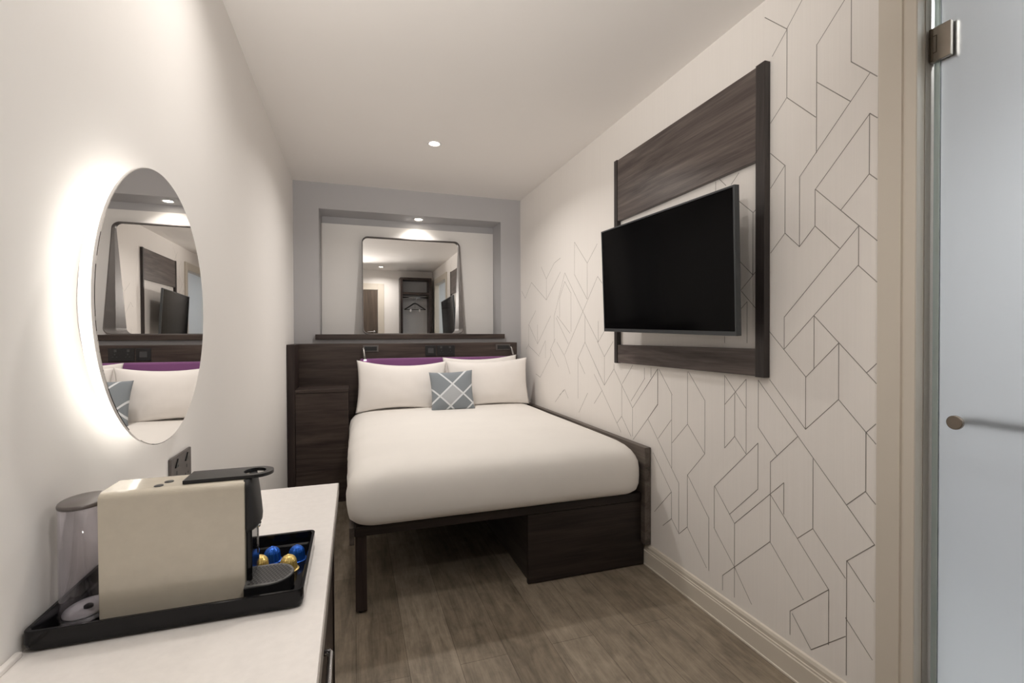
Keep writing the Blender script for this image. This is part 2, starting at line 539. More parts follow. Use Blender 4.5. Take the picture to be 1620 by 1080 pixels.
def wall_line(b, y0, z0, y1, z1, w=.0027):
    p, q = Vector((y0, z0)), Vector((y1, z1))
    d = q - p
    if d.length < 1e-4:
        return
    n = Vector((-d.y, d.x)).normalized() * w / 2
    e = d.normalized() * w * .3
    x = XR - .0004
    vs = [b.bm.verts.new((x, t.x, t.y)) for t in (p - n - e, p + n - e, q + n + e, q - n + e)]
    b.bm.faces.new(vs).material_index = 1
for i in range(0, len(LINES), 4):
    y0, z0, y1, z1 = [v / 1000 for v in LINES[i:i + 4]]
    wall_line(b, y0, z0, y1, z1)
wr = b.build('wall_right', [M['paper'], M['ink']])
struct(wr, 'wall covered in white paper with thin grey angular lines', 'wall')

b = MB()
b.box(XL, XR + .10, YF - .1, YF, 0, ZC)
struct(b.build('wall_front', M['wall']), 'plain wall with the entrance door, seen in the square mirror', 'wall')
b = MB()
b.box(BX, BX + .1, YF, 2.2, 0, ZC)
b.box(XR + .10, BX, YF - .1, YF, 0, ZC)
b.box(XR + .10, BX, 2.1, 2.2, 0, ZC)
struct(b.build('wall_bathroom', M['whiteplastic']), 'pale bathroom wall seen through the frosted glass', 'wall')

# baseboards
def skirting(name, prof, axis, a0, a1, lab):
    b = MB()
    b.prism(prof, axis, a0, a1)
    return struct(b.build(name, M['trim']), lab, 'baseboard')
prof = [(XR, 0), (XR - .018, 0), (XR - .018, .006), (XR - .015, .008), (XR - .015, .072), (XR - .0125, .076), (XR - .0125, .082),
        (XR - .010, .085), (XR - .010, .098), (XR - .006, .108), (XR, .112)]
skirting('baseboard_right', prof, 1, .962, YB, 'cream moulded baseboard under the patterned wall')

# architrave and jamb of the bathroom doorway
b = MB()
def casing_v(y0, y1):      # stepped upright casing in the wall plane
    b.box(XR - .016, XR, y0, y1, 0, DZ + .09, .002)
casing_prof = [(XR, .961), (XR - .014, .961), (XR - .016, .959), (XR - .016, .899), (XR - .011, .897), (XR - .011, .893), (XR - .016, .891), (XR - .016, .864), (XR - .014, .862), (XR, .862)]
b.prism(casing_prof, 2, 0, DZ + .1)
b.box(XR - .016, XR, DY0 - .099, DY0, 0, DZ + .1, .002)
b.box(XR - .016, XR, DY0, DY1, DZ, DZ + .1, .002)
struct(b.build('trim_1', M['trim']), 'cream moulded door casing beside the frosted glass door', 'trim')
b = MB()
b.box(XR, XR + .028, DY1 - .004, DY1 + .001, 0, DZ, 0)
b.box(XR, XR + .10, DY0 - .001, DY0 + .004, 0, DZ, 0)
b.box(XR, XR + .10, DY0, DY1, DZ - .004, DZ + .001, 0)
struct(b.build('trim_2', M['trim']), 'cream lining of the bathroom doorway', 'trim')
b = MB()
b.box(XR + .028, XR + .085, DY1 - .006, DY1 + .001, 0, DZ, 0)
struct(b.build('trim_3', M['channel']), 'taupe metal channel in the bathroom door jamb', 'trim')

# frosted glass door
GX = 1.484
d1 = bpy.data.objects.new('door_1', None)
COL.objects.link(d1)
d1.location = (GX, DY1, 0)
struct(d1, 'frosted glass bathroom door with bronze hinge and round knob', 'door')
MB().box(GX, GX + .008, DY0 + .01, .848, .01, DZ - .01, .001, 1).build('glass_panel', M['frost'], d1)
MB().box(GX - .001, GX + .010, .848, .862, .01, DZ - .01, .001, 1).build('glass_edge_strip', M['glassedge'], d1)  # added strip standing in for the green edge refracted through the glass
for zc in (1.952, .17):
    h = MB().box(GX - .012, GX - .0005, .819, .866, zc - .045, zc + .045, .0015).build('hinge', M['nickel'], d1)
    MB().box(GX - .016, GX + .014, .858, .8655, zc - .043, zc + .043, .001).build('hinge_plate', M['nickeldark'], h)
    bb = MB()
    for q in ((.850, .872, zc + .021, zc + .023), (.850, .872, zc - .023, zc - .021), (.849, .851, zc - .023, zc + .023)):
        bb.box(GX - .0126, GX - .0115, *q)
    bb.build('knuckle_groove', M['nickeldark'], h)
    MB().box(GX + .0085, GX + .02, .815, .858, zc - .045, zc + .045, .0015).build('clamp', M['nickel'], h)
b = MB().lathe([(0, -.002), (.0165, -.002), (.018, -.001), (.018, .006), (.009, .0065), (.008, .0085)], (GX - .0092, .806, .952), 'x', 40, smooth=False)
b.build('door_knob', M['nickel'], d1)
b = MB().tube([(GX + .010, .806, .952), (GX + .052, .806, .952)], .008, 12).tube([(GX + .052, .815, .952), (GX + .052, .25, .952)], .009, 12)
b.tube([(GX + .010, .27, .952), (GX + .052, .27, .952)], .008, 12)
b.build('towel_bar', M['nickeldark'], d1)

# entrance door behind the camera, seen in the square mirror
d2 = bpy.data.objects.new('door_2', None)
COL.objects.link(d2)
d2.location = (0, YF, 0)
struct(d2, 'brown entrance door reflected in the square mirror', 'door')
MB().box(-.40, .42, YF, YF + .02, .005, 2.035, .003).build('door_leaf', M['door'], d2)
hb = MB()
hb.lathe([(0, 0), (.026, 0), (.026, .008), (0, .008)], (0, 0, 0), 'z', 24)
bmesh.ops.rotate(hb.bm, verts=hb.bm.verts[:], cent=(0, 0, 0), matrix=Matrix.Rotation(R(-90), 3, 'X'))
bmesh.ops.translate(hb.bm, verts=hb.bm.verts[:], vec=(.36, YF + .02, 1.27))
hb.tube([(.36, YF + .025, 1.27), (.36, YF + .065, 1.27), (.34, YF + .07, 1.27), (.235, YF + .07, 1.27)], .009, 12)
hb.build('door_handle', M['chrome'], d2)
b = MB()
b.box(.425, .535, YF, YF + .018, 0, 2.155, .003)
b.box(-.443, .425, YF, YF + .018, 2.04, 2.155, .003)
struct(b.build('trim_4', M['trim']), 'cream casing round the entrance door', 'trim')

# ------------------------------------------------------------------ wardrobe behind the camera (seen in the mirror)
w = thing('wardrobe', 'open dark wood wardrobe with a shelf, reflected in the square mirror', 'wardrobe', (1.08, -.36, 0))
WX0, WX1, WY0, WY1, WZ = .80, 1.365, YF + .002, -.22, 2.25
MB().box(WX0, WX0 + .045, WY0, WY1, 0, WZ, .002).build('side_panel', M['wood_z'], w)
MB().box(WX1 - .045, WX1, WY0, WY1, 0, WZ, .002).build('side_panel', M['wood_z'], w)
MB().box(WX0 + .045, WX1 - .045, WY0, WY1, WZ - .04, WZ, .002).build('top_panel', M['wood_x'], w)
MB().box(WX0 + .045, WX1 - .045, WY0 + .008, WY1 - .01, 1.945, 1.985, .002).build('shelf', M['wood_x'], w)
MB().box(WX0 + .045, WX1 - .045, WY0, WY0 + .008, 0, WZ - .04).build('back_panel', M['greylam'], w)
MB().box(WX0 + .045, WX1 - .045, WY0 + .008, WY1 - .01, .08, .12, .002).build('base_panel', M['wood_x'], w)
MB().tube([(WX0 + .045, -.36, 1.90), (WX1 - .045, -.36, 1.90)], .011, 12).build('hanging_rail', M['chrome'], w)
h = thing('coat_hanger', 'black coat hanger with clips on the wardrobe rail', 'hanger', (1.08, -.36, 1.90))
hook = [(1.08, -.36, 1.70)] + [(1.08, -.36, 1.84)] + [(1.08 + .028 * math.sin(R(a)) , -.36, 1.875 - .028 * math.cos(R(a))) for a in range(30, 271, 20)]
MB().tube(hook, .003, 8).build('hook', M['chrome'], h)
b = MB()
b.tube([(.885, -.36, 1.675), (.98, -.36, 1.735), (1.05, -.36, 1.782), (1.08, -.36, 1.79), (1.11, -.36, 1.782), (1.18, -.36, 1.735), (1.275, -.36, 1.675)],
       [.009, .011, .013, .014, .013, .011, .009], 12)
b.tube([(.89, -.36, 1.678), (1.27, -.36, 1.678)], .006, 10)
b.build('shoulder_bar', M['black'], h)
for x in (1.0, 1.16):
    MB().box(x - .012, x + .012, -.366, -.354, 1.635, 1.684, .002).build('clip', M['chrome'], h)

# ------------------------------------------------------------------ ceiling lamps
def downlight(loc, label, power, spread=150, col=(1.0, .945, .89)):
    t = thing('downlight', label, 'ceiling lamp', loc, group='recessed downlights')
    MB().lathe([(.043, 0), (.043, -.003), (.039, -.0045), (.033, -.003), (.030, .004)], (0, 0, 0), 'z', 36).build('trim_ring', M['whiteplastic'], t, local=True)
    MB().lathe([(0, -.0005), (.030, -.0005)], (0, 0, 0), 'z', 36).build('lens', M['lampglow'], t, local=True)
    l = bpy.data.lights.new('downlight_beam', 'AREA')
    l.shape = 'DISK'
    l.size = .09
    l.energy = power
    l.spread = R(spread)
    l.color = col
    o = bpy.data.objects.new('downlight_beam', l)
    COL.objects.link(o)
    o.parent = t
    o.location = (0, 0, -.012)
    return t
downlight((.492, 3.024, ZC), 'small round downlight in the ceiling above the bed', 11)
downlight((.462, -.075, ZC), 'small round downlight by the entrance door, seen in the mirror', 7)
downlight((.54, 4.183, NZ1), 'small round downlight above the square mirror in the recess', 1.8, 130)
downlight((-.02, 1.42, ZC), 'added unseen fill downlight in the ceiling over the white worktop', 4)  # lamp added out of view to brighten the room
downlight((2.1, .5, ZC), 'small round downlight in the bathroom behind frosted glass', 14, 170, (.92, .97, 1.0))

# added uplighter out of view, bouncing fill light off the ceiling
ul = thing('fill_uplight', 'added unseen half-bowl uplighter for ceiling fill light, near end of the worktop', 'added fill lamp', (XL, .12, 1.72))
b = MB()
bowl = [(.001, -.055), (.030, -.052), (.058, -.035), (.075, -.008), (.080, .03)]
for (r0, z0), (r1, z1) in zip(bowl, bowl[1:]):
    for k in range(16):
        t0, t1 = math.pi * (k / 16 - .5), math.pi * ((k + 1) / 16 - .5)
        f = b.bm.faces.new([b.bm.verts.new((r * math.cos(t), r * math.sin(t), z)) for r, t, z in ((r0, t0, z0), (r0, t1, z0), (r1, t1, z1), (r1, t0, z1))])
        f.smooth = True
bmesh.ops.remove_doubles(b.bm, verts=b.bm.verts[:], dist=.0005)
bmesh.ops.solidify(b.bm, geom=b.bm.faces[:], thickness=.003)
b.build('bowl', M['whiteplastic'], ul, local=True)
MB().box(.0005, .008, -.06, .06, -.05, .03, .002).build('back_plate', M['whiteplastic'], ul, local=True)
MB().lathe([(0, -.02), (.016, -.02), (.02, -.005), (.018, .012), (.009, .022), (0, .024)], (.035, 0, 0), 'z', 20).build('bulb', M['tipglow'], ul, local=True)
l = bpy.data.lights.new('fill_uplight_beam', 'SPOT')
l.energy = 130
l.spot_size = R(95)
l.spot_blend = 1.0
l.shadow_soft_size = .02
l.color = (1.0, .95, .89)
o = bpy.data.objects.new('fill_uplight_beam', l)
COL.objects.link(o)
o.parent = ul
o.location = (.04, 0, .05)
o.rotation_euler = Vector((.75, 1.6, .86)).to_track_quat('-Z', 'Y').to_euler()

# ------------------------------------------------------------------ headboard unit
hbd = thing('headboard', 'dark wood headboard with bedside cupboard and purple padded strip', 'headboard', (.44, 3.85, 0))
MB().box(XL + .002, 1.325, 3.85, YB - .002, 0, 1.127, .003).build('back_panel', M['wood_x'], hbd)
MB().box(XL + .002, -.39, 3.60, 3.8495, 0, 1.127, .003).build('side_panel', M['wood_z'], hbd)
cab = MB().box(-.3895, -.040, 3.605, 3.8495, 0, .785, .003).build('bedside_cabinet', M['wood_x'], hbd)
MB().box(-.3895, -.038, 3.60, 3.8495, .7855, .81, .003).build('cabinet_top', M['wood_x'], cab)
MB().box(.041, 1.295, 3.80, 3.8495, .64, 1.012, .018, 4).build('upholstered_pad', M['purple'], hbd, smooth=True)

# reading lamps
def reading_lamp(x0, x1, stalk, label):
    t = thing('reading_lamp', label, 'reading lamp', ((x0 + x1) / 2, 3.85, 1.088), group='headboard reading lamps')
    pl = MB().box(x0, x1, 3.842, 3.8498, 1.063, 1.113, .002).build('wall_plate', M['bronze'], t)
    MB().box(x0 + .012, x1 - .012, 3.838, 3.8425, 1.072, 1.104, .002).build('recess_cover', M['black'], pl)
    a, e = Vector(stalk[0]), Vector(stalk[1])
    MB().tube([a + Vector((0, .02, 0)), a, a.lerp(e, .12), a.lerp(e, .55), e], [.006, .007, .0085, .0095, .0105], 14).build('stalk', M['steel'], t)
    d = (e - a).normalized()
    MB().cyl(e + d * .0002, e + d * .004, .0095, .0085, 16).build('lamp_lens', M['tipglow'], t)
    return t
reading_lamp(.066, .182, ((.068, 3.825, 1.088), (.080, 3.795, 1.003)), 'small steel reading lamp at the bedside cupboard end of the headboard')
reading_lamp(1.134, 1.262, ((1.262, 3.825, 1.088), (1.278, 3.795, 1.0)), 'small steel reading lamp at the patterned wall end of the headboard')

# sockets in the headboard
s1 = thing('charging_socket', 'black single charging socket in the headboard, beside the double one', 'socket', (.587, 3.85, 1.065))
MB().box(.544, .63, 3.843, 3.8498, 1.022, 1.108, .002).build('face_plate', M['black'], s1)
b = MB().box(.565, .609, 3.8415, 3.844, 1.045, 1.085, .001)
b.build('insert', M['darkgrey'], s1)
s2 = thing('power_socket', 'black double power socket in the headboard above the purple strip', 'socket', (.711, 3.85, 1.065))
b = MB().box(.638, .784, 3.843, 3.8498, 1.022, 1.108, .002)
b.build('face_plate', M['black'], s2)
for x in (.675, .747):
    MB().box(x - .010, x + .004, 3.8405, 3.8445, 1.083, 1.099, .001).build('switch', M['darkgrey'], s2)
for x in (.675, .747):
    for dx0, dx1, dz0, dz1 in ((-.003, .003, .004, .013), (-.014, -.007, -.010, -.006), (.007, .014, -.010, -.006)):
        MB().box(x + dx0, x + dx1, 3.8417, 3.8445, 1.058 + dz0, 1.058 + dz1).build('pin_slot', M['darkgrey'], s2)

# ------------------------------------------------------------------ shelf and square mirror in the niche
b = MB()
b.box(-.287, 1.272, 4.028, YB - .001, 1.161, 1.2, .002)
b.box(NX0 + .003, NX1 - .003, YB - .001, NY - .007, NZ0 + .0005, 1.2)
tag(b.build('wall_shelf', M['wood_x']), 'long dark wood shelf under the square mirror', 'shelf')

sm = thing('square_mirror', 'large square mirror with rounded corners and dark metal frame on the shelf', 'mirror', (.495, 4.29, 1.2))
SX0, SX1, SZ0, SZ1, GY = .070, .919, 1.2005, 2.038, 4.285
outer = rrect(SX0, SX1, SZ0, SZ1, .05, 8)
inner = rrect(SX0 + .007, SX1 - .007, SZ0 + .007, SZ1 - .007, .044, 8)
def fy(z):      # the frame stands further out at the bottom than at the top
    return 4.262 - .165 * (SZ1 - z) / (SZ1 - SZ0)
b = MB()
n = len(outer)
of = [b.bm.verts.new((p[0], fy(p[1]), p[1])) for p in outer]
inf = [b.bm.verts.new((p[0], fy(p[1]), p[1])) for p in inner]
ob = [b.bm.verts.new((p[0], GY + .012, p[1])) for p in outer]
ib = [b.bm.verts.new((p[0], GY + .012, p[1])) for p in inner]
for i in range(n):
    j = (i + 1) % n
    for A, B in ((of, inf), (inf, ib), (ib, ob), (ob, of)):
        b.bm.faces.new((A[i], A[j], B[j], B[i]))
b.build('frame', M['bronze'], sm)
b = MB()
b.prism(rrect(SX0 + .0072, SX1 - .0072, SZ0 + .0072, SZ1 - .0072, .0438, 8), 1, GY, GY + .008)
b.build('mirror_glass', M['mirror'], sm)

# ------------------------------------------------------------------ bed
bed = thing('bed', 'dark wood bed platform with storage box, side rail and slab leg', 'bed', (.7, 2.9, 0))
MB().box(-.003, 1.394, 2.098, 3.80, .336, .376, .003).build('platform', M['bedwood'], bed)
MB().box(-.024, -.0032, 2.098, 3.59, .303, .377, .002).build('side_rail', M['bedwood_y'], bed)
lg = MB().box(.000, .046, 2.112, 2.20, .012, .3358, .002).build('leg', M['wood_z'], bed)
MB().cyl((.022, 2.135, 0), (.022, 2.135, .012), .011, n=16).build('glide', M['black'], lg)
lg = MB().box(.000, .046, 3.50, 3.59, .012, .3358, .002).build('leg', M['wood_z'], bed)
MB().cyl((.022, 3.54, 0), (.022, 3.54, .012), .011, n=16).build('glide', M['black'], lg)
sb = MB().box(.790, 1.411, 2.125, 3.79, 0, .3355, .002).build('storage_box', M['bedwood_y'], bed)
MB().box(.776, 1.411, 2.105, 2.1248, .004, .332, .002).build('storage_front', M['bedwood'], bed)
MB().box(1.3945, XR - .002, 2.068, 3.80, .116, .612, .003).build('wall_rail', M['railwood_lit'], bed)

# mattress under a tight white sheet: stacked rounded outlines
def mattress():
    X0, X1, Y0, Y1 = -.036, 1.391, 2.046, 3.795
    lv = [(.378, .075, .10), (.379, .050, .10), (.388, .026, .10), (.403, .011, .10), (.43, .003, .10), (.47, 0, .10), (.51, .0, .10),
          (.54, .003, .10), (.565, .010, .11), (.588, .023, .12), (.606, .042, .13), (.620, .068, .14), (.629, .10, .15), (.635, .14, .16), (.639, .19, .17)]
    bm = bmesh.new()
    N = 40
    rings = []
    def outline(ins, rc):
        x0, x1, y0, y1 = X0 + ins, X1 - ins * .8, Y0 + ins, Y1 - ins * .12
        pts = []
        k = 10
        corners = ((x1 - rc, y1 - rc, 0), (x0 + rc, y1 - rc, 90), (x0 + rc, y0 + rc, 180), (x1 - rc, y0 + rc, 270))
        for ci, (cx, cy, a) in enumerate(corners):
            for i in range(k + 1):
                t = R(a + 90 * i / k)
                pts.append(Vector((cx + rc * math.cos(t), cy + rc * math.sin(t), 0)))
            nx = corners[(ci + 1) % 4]
            t = R(a + 90)
            p = Vector((cx + rc * math.cos(t), cy + rc * math.sin(t), 0))
            q = Vector((nx[0] + rc * math.cos(t), nx[1] + rc * math.sin(t), 0))
            for i in range(1, N):
                pts.append(p.lerp(q, i / N))
        return pts
    for z, ins, rc in lv:
        pts = outline(ins, rc)
        rings.append([bm.verts.new((p.x, p.y, z)) for p in pts])
    for f_, z in ((.30, .642), (.42, .643), (.55, .644)):
        pts = outline(f_, .1 if f_ < .5 else .05)
        rings.append([bm.verts.new((p.x, p.y, z)) for p in pts])
    n = len(rings[0])
    for A, B in zip(rings, rings[1:]):
        for i in range(n):
            j = (i + 1) % n
            bm.faces.new((A[i], A[j], B[j], B[i]))
    bm.faces.new(rings[0][::-1])
    bm.faces.new(rings[-1])
    bm.normal_update()
    for v in bm.verts:
        c = v.co
        k = noise.noise(Vector((c.x * 2.2, c.y * 2.2, c.z * 3))) * .004
        # tucked creases at the front corners and sides
        side = max(0, 1 - abs(c.x - X0) / .12)
        k += side * (noise.noise(Vector((c.x * 8, c.y * 6, c.z * 34))) * .007 + noise.noise(Vector((3, c.y * 3, c.z * 60))) * .002)
        if c.z < .39:
            k *= .1
        k = min(k, .006)
        v.co = c + v.normal * k
    b = MB()
    b.bm.free()
    b.bm = bm
    return b.build('mattress', M['sheet'], None, smooth=True)
tag(mattress(), 'thick mattress under a tight white sheet on the dark bed', 'mattress')

# pillows: local X width, Y height, Z thickness
def pillow_mesh(wd, ht, th, nx=34, ny=24, cx=.05, cy=.07, seed=0, pw=.5, wr=.006, uv=False):
    bm = bmesh.new()
    ul = bm.loops.layers.uv.new('UVMap') if uv else None
    grids = []
    for sgn in (1, -1):
        g = []
        for j in range(ny + 1):
            row = []
            for i in range(nx + 1):
                u, v = math.sin((i / nx - .5) * math.pi), math.sin((j / ny - .5) * math.pi)
                u = .45 * u + .55 * (2 * i / nx - 1)
                v = .45 * v + .55 * (2 * j / ny - 1)
                x = wd / 2 * u * (1 - cx * (1 - v * v))
                y = ht / 2 * v * (1 - cy * (1 - u * u))
                e = max(0, (1 - u ** 2)) * max(0, (1 - v ** 2))
                z = sgn * th / 2 * e ** pw
                q = Vector((x * 6 + seed * 3.1, y * 6 + sgn, seed))
                amp = wr * min(1, e * 3)
                z += sgn * (noise.noise(q) * amp + noise.noise(q * 2.7) * amp * .4)
                # soft creases running in from the corners
                border = (i in (0, nx)) or (j in (0, ny))
                if border and sgn == -1:
                    row.append(grids[0][j][i])
                else:
                    row.append(bm.verts.new((x, y, z if not border else 0)))
            g.append(row)
        grids.append(g)
        for j in range(ny):
            for i in range(nx):
                q = (g[j][i], g[j][i + 1], g[j + 1][i + 1], g[j + 1][i])
                f = bm.faces.new(q if sgn == 1 else q[::-1])
                f.smooth = True
                if uv:
                    ids = ((i, j), (i + 1, j), (i + 1, j + 1), (i, j + 1))
                    if sgn == -1:
                        ids = ids[::-1]
                    for lp, (a, c) in zip(f.loops, ids):
                        lp[ul].uv = (lp.vert.co.x / wd + .5, lp.vert.co.y / ht + .5)
    b = MB()
    b.bm.free()
    b.bm = bm
    return b
def pillow(name, label, cat, mat, wd, ht, th, loc, lean, yaw=0, roll=0, group=None, **k):
    o = pillow_mesh(wd, ht, th, **k).build(name, mat)
    o.location = loc
    o.rotation_mode = 'XYZ'
    # stand it up (front towards -Y), lean it back, roll it in its own plane, then turn it
    m = Matrix.Rotation(R(yaw), 4, 'Z') @ Matrix.Rotation(R(90 - lean), 4, 'X') @ Matrix.Rotation(R(roll), 4, 'Z')
    o.rotation_euler = m.to_euler()
    tag(o, label, cat, group)
    return o
PG = 'white pillows against the headboard'
pillow('pillow', 'white pillow at the rear, mostly hidden, on the bedside cupboard side', 'pillow', M['pillowcase'], .62, .33, .085, (.348, 3.752, .806), 4, 0, 0, PG, seed=1, cy=.16)
pillow('pillow', 'white pillow at the rear with its top showing, on the patterned wall side', 'pillow', M['pillowcase'], .62, .385, .085, (.982, 3.752, .828), 4, 0, 1.2, PG, seed=2, cy=.15)
pillow('pillow', 'white pillow in front on the bedside cupboard side', 'pillow', M['pillowcase'], .66, .385, .13, (.343, 3.632, .808), 6, 0, -1.6, PG, seed=3, cy=.20)
pillow('pillow', 'white pillow in front against the patterned wall', 'pillow', M['pillowcase'], .66, .375, .13, (1.010, 3.628, .812), 6, -1, 1.6, PG, seed=4, cy=.13)
pillow('cushion', 'small grey cushion with white crossing lines', 'cushion', M['cushion'], .325, .295, .10, (.688, 3.48, .777), 12, -2, 2, None, seed=5, cx=.07, cy=.07, uv=True, nx=24, ny=24, wr=.004)

# ------------------------------------------------------------------ television and its wall panel
tp = thing('tv_backboard', 'tall dark wood wall panel behind the television', 'wall panel', (XR - .012, 1.86, 1.03))
PX = 1.409
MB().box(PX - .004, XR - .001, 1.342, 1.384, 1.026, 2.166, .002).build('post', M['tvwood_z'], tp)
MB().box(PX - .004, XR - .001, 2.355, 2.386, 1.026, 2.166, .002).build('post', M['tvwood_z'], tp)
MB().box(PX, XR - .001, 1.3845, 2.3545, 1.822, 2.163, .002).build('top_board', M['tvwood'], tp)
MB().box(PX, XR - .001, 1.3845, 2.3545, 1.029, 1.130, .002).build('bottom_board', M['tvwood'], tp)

TW, TH = .93, .532
TC = Vector((1.275, 1.812, 1.456))
tv = thing('television', 'flat black television tilted forward on the wood wall panel', 'television', TC)
ty, tt, tr = .008, .051, -.029
cc, ss = math.cos(ty), math.sin(ty)
n0 = Vector((-cc, -ss, 0)); u0 = Vector((ss, -cc, 0)); v0 = Vector((0, 0, 1))
n2 = n0 * math.cos(tt) - v0 * math.sin(tt); v2 = v0 * math.cos(tt) + n0 * math.sin(tt)
u3 = u0 * math.cos(tr) + v2 * math.sin(tr); v3 = v2 * math.cos(tr) - u0 * math.sin(tr)
tv.rotation_euler = Matrix((u3, v3, n2)).transposed().to_euler()      # local X right, Y up, Z towards the room
b = MB()
bw, bb_ = .007, .016
o_ = [(-TW / 2, -TH / 2), (TW / 2, -TH / 2), (TW / 2, TH / 2), (-TW / 2, TH / 2)]
i_ = [(-TW / 2 + bw, -TH / 2 + bb_), (TW / 2 - bw, -TH / 2 + bb_), (TW / 2 - bw, TH / 2 - bw), (-TW / 2 + bw, TH / 2 - bw)]
rows = [[b.bm.verts.new((p[0], p[1], z)) for p in pts] for pts, z in ((o_, -.022), (o_, -.001), ([(p[0] * .998, p[1] * .997) for p in o_], 0), (i_, 0), (i_, -.006))]
for A, B in zip(rows, rows[1:]):
    for i in range(4):
        b.bm.faces.new((A[i], A[(i + 1) % 4], B[(i + 1) % 4], B[i]))
b.bm.faces.new(rows[0][::-1])
b.bm.faces.new(rows[-1])
b.build('bezel', M['tvbezel'], tv, local=True)
MB().box(-TW / 2 + bw + .0004, TW / 2 - bw - .0004, -TH / 2 + bb_ + .0004, TH / 2 - bw - .0004, -.0058, -.0028).build('screen', M['screen'], tv, local=True)
MB().box(-.33, .33, -.23, .17, -.048, -.0222, .012, 3).build('rear_casing', M['blackmatt'], tv, local=True)
br = MB().box(-.10, .10, -.10, .10, -.062, -.0485, .003).build('wall_bracket', M['black'], tv, local=True)
b = MB()
b.box(-.02, .02, -.03, .03, -.115, -.0622, .003)
b.box(-.05, .05, -.14, .14, -.132, -.1152, .002)
b.build('arm', M['black'], br, local=True)

# ------------------------------------------------------------------ desk top and drawer unit
wt = thing('worktop', 'long white worktop under the round mirror', 'worktop', (-.245, .95, .71))
WYN = .30
MB().box(XL + .001, -.0475, WYN, 1.512, .7115, .743, .0015).build('top_surface', M['white'], wt)
MB().box(-.0474, -.0455, WYN, 1.512, .7115, .7425).build('edge_strip', M['edgegrey'], wt)
for y0, y1 in ((WYN, .8275), (1.0845, 1.512)):
    MB().box(XL + .0005, XL + .009, y0, y1, .7432, .751, .002).build('upstand', M['white'], wt)
du = thing('drawer_unit', 'dark wood drawer unit beneath the white worktop', 'drawer unit', (-.25, .95, 0))
MB().box(XL + .002, -.083, WYN + .01, 1.500, .06, .711, .002).build('carcass', M['wood_y'], du)
MB().box(XL + .03, -.12, WYN + .03, 1.47, 0, .06).build('plinth', M['blackmatt'], du)
MB().box(-.0828, -.060, 1.482, 1.500, .06, .70, .001).build('end_stile', M['wood_z'], du)
for y0, y1 in ((.32, .655), (.66, 1.20), (1.206, 1.475)):
    for z0, z1 in (((.07, .42), (.426, .695)) if y1 < 1.3 else ((.07, .695),)):
        tall = y1 > 1.3
        dr = MB().box(-.0825, -.064, y0, y1, z0, z1, .002).build('door' if tall else 'drawer_front', M['wood_y'], du)
        ym = (y0 + y1) / 2
        if tall:
            continue
        zh = z1 - .15
        hb_ = MB()
        hb_.tube([(-.0645, ym - .09, zh), (-.050, ym - .09, zh), (-.048, ym - .085, zh), (-.048, ym + .085, zh), (-.050, ym + .09, zh), (-.0645, ym + .09, zh)], .006, 10)
        hb_.build('handle', M['chrome'], dr)

# ------------------------------------------------------------------ round mirror with LED ring
MY, MZ, MR = 1.192, 1.241, .2825
rm = thing('round_mirror', 'round frameless mirror with a lit rim on the plain white wall', 'mirror', (XL, MY, MZ))
MB().lathe([(0, XL + .054), (MR - .0015, XL + .054), (MR, XL + .0555), (MR, XL + .0595), (MR - .0012, XL + .060), (0, XL + .060)], (0, MY, MZ), 'x', 128, smooth=False).build('mirror_glass', M['mirror'], rm)
MB().lathe([(.232, XL + .030), (.262, XL + .030), (.262, XL + .0538), (.232, XL + .0538), (.232, XL + .030)], (0, MY, MZ), 'x', 96).build('light_ring', M['led'], rm)
MB().lathe([(0, XL + .001), (.20, XL + .001), (.20, XL + .0538), (0, XL + .0538)], (0, MY, MZ), 'x', 64, smooth=False).build('mounting_box', M['whiteplastic'], rm)

# wall socket by the worktop
ws = thing('wall_socket', 'dark bronze double wall socket behind the coffee machine', 'socket', (XL, 1.472, .829))
MB().box(XL + .0005, XL + .0075, 1.396, 1.549, .786, .874, .002).build('face_plate', M['bronze'], ws)
for y in (1.436, 1.512):
    b = MB()
    b.prism([(y - .017, .846), (y + .003, .846), (y + .003, .866)], 0, XL + .007, XL + .0105)
    b.build('switch', M['blackgloss'], ws)
    for q in ((y - .003, y + .003, .826, .835), (y - .014, y - .007, .808, .813), (y + .007, y + .014, .808, .813)):
        MB().box(XL + .007, XL + .0082, *q).build('pin_slot', M['black'], ws)

# ------------------------------------------------------------------ tray, coffee machine, capsules
tx0, tx1, ty0, ty1, tz0, tz1 = -.4385, -.080, .829, 1.083, .7435, .774
tray = MB()
def tray_ring(ins, z, r):
    return [tray.bm.verts.new((p[0], p[1], z)) for p in rrect(tx0 + ins, tx1 - ins, ty0 + ins, ty1 - ins, r, 5)]
rg = [tray_ring(.007, tz0, .008), tray_ring(.002, tz0 + .004, .012), tray_ring(.0, tz0 + .012, .012), tray_ring(.0, tz1 - .001, .012), tray_ring(.001, tz1, .011),
      tray_ring(.005, tz1, .009), tray_ring(.006, tz1 - .001, .009), tray_ring(.0075, tz0 + .008, .007), tray_ring(.0105, tz0 + .005, .006)]
for A, B in zip(rg, rg[1:]):
    for i in range(len(A)):
        j = (i + 1) % len(A)
        tray.bm.faces.new((A[i], A[j], B[j], B[i]))
tray.bm.faces.new(rg[0][::-1])
tray.bm.faces.new(rg[-1])
TRAYTOP = tz0 + .005
tag(tray.build('serving_tray', M['blackgloss']), 'black rectangular tray on the white worktop', 'tray')

cm = thing('coffee_machine', 'cream and black capsule coffee machine on the black tray', 'coffee machine', (-.27, .915, TRAYTOP))
bx0, bx1, by0, by1, bz0, bz1 = -.368, -.172, .874, .958, TRAYTOP + .0006, .944
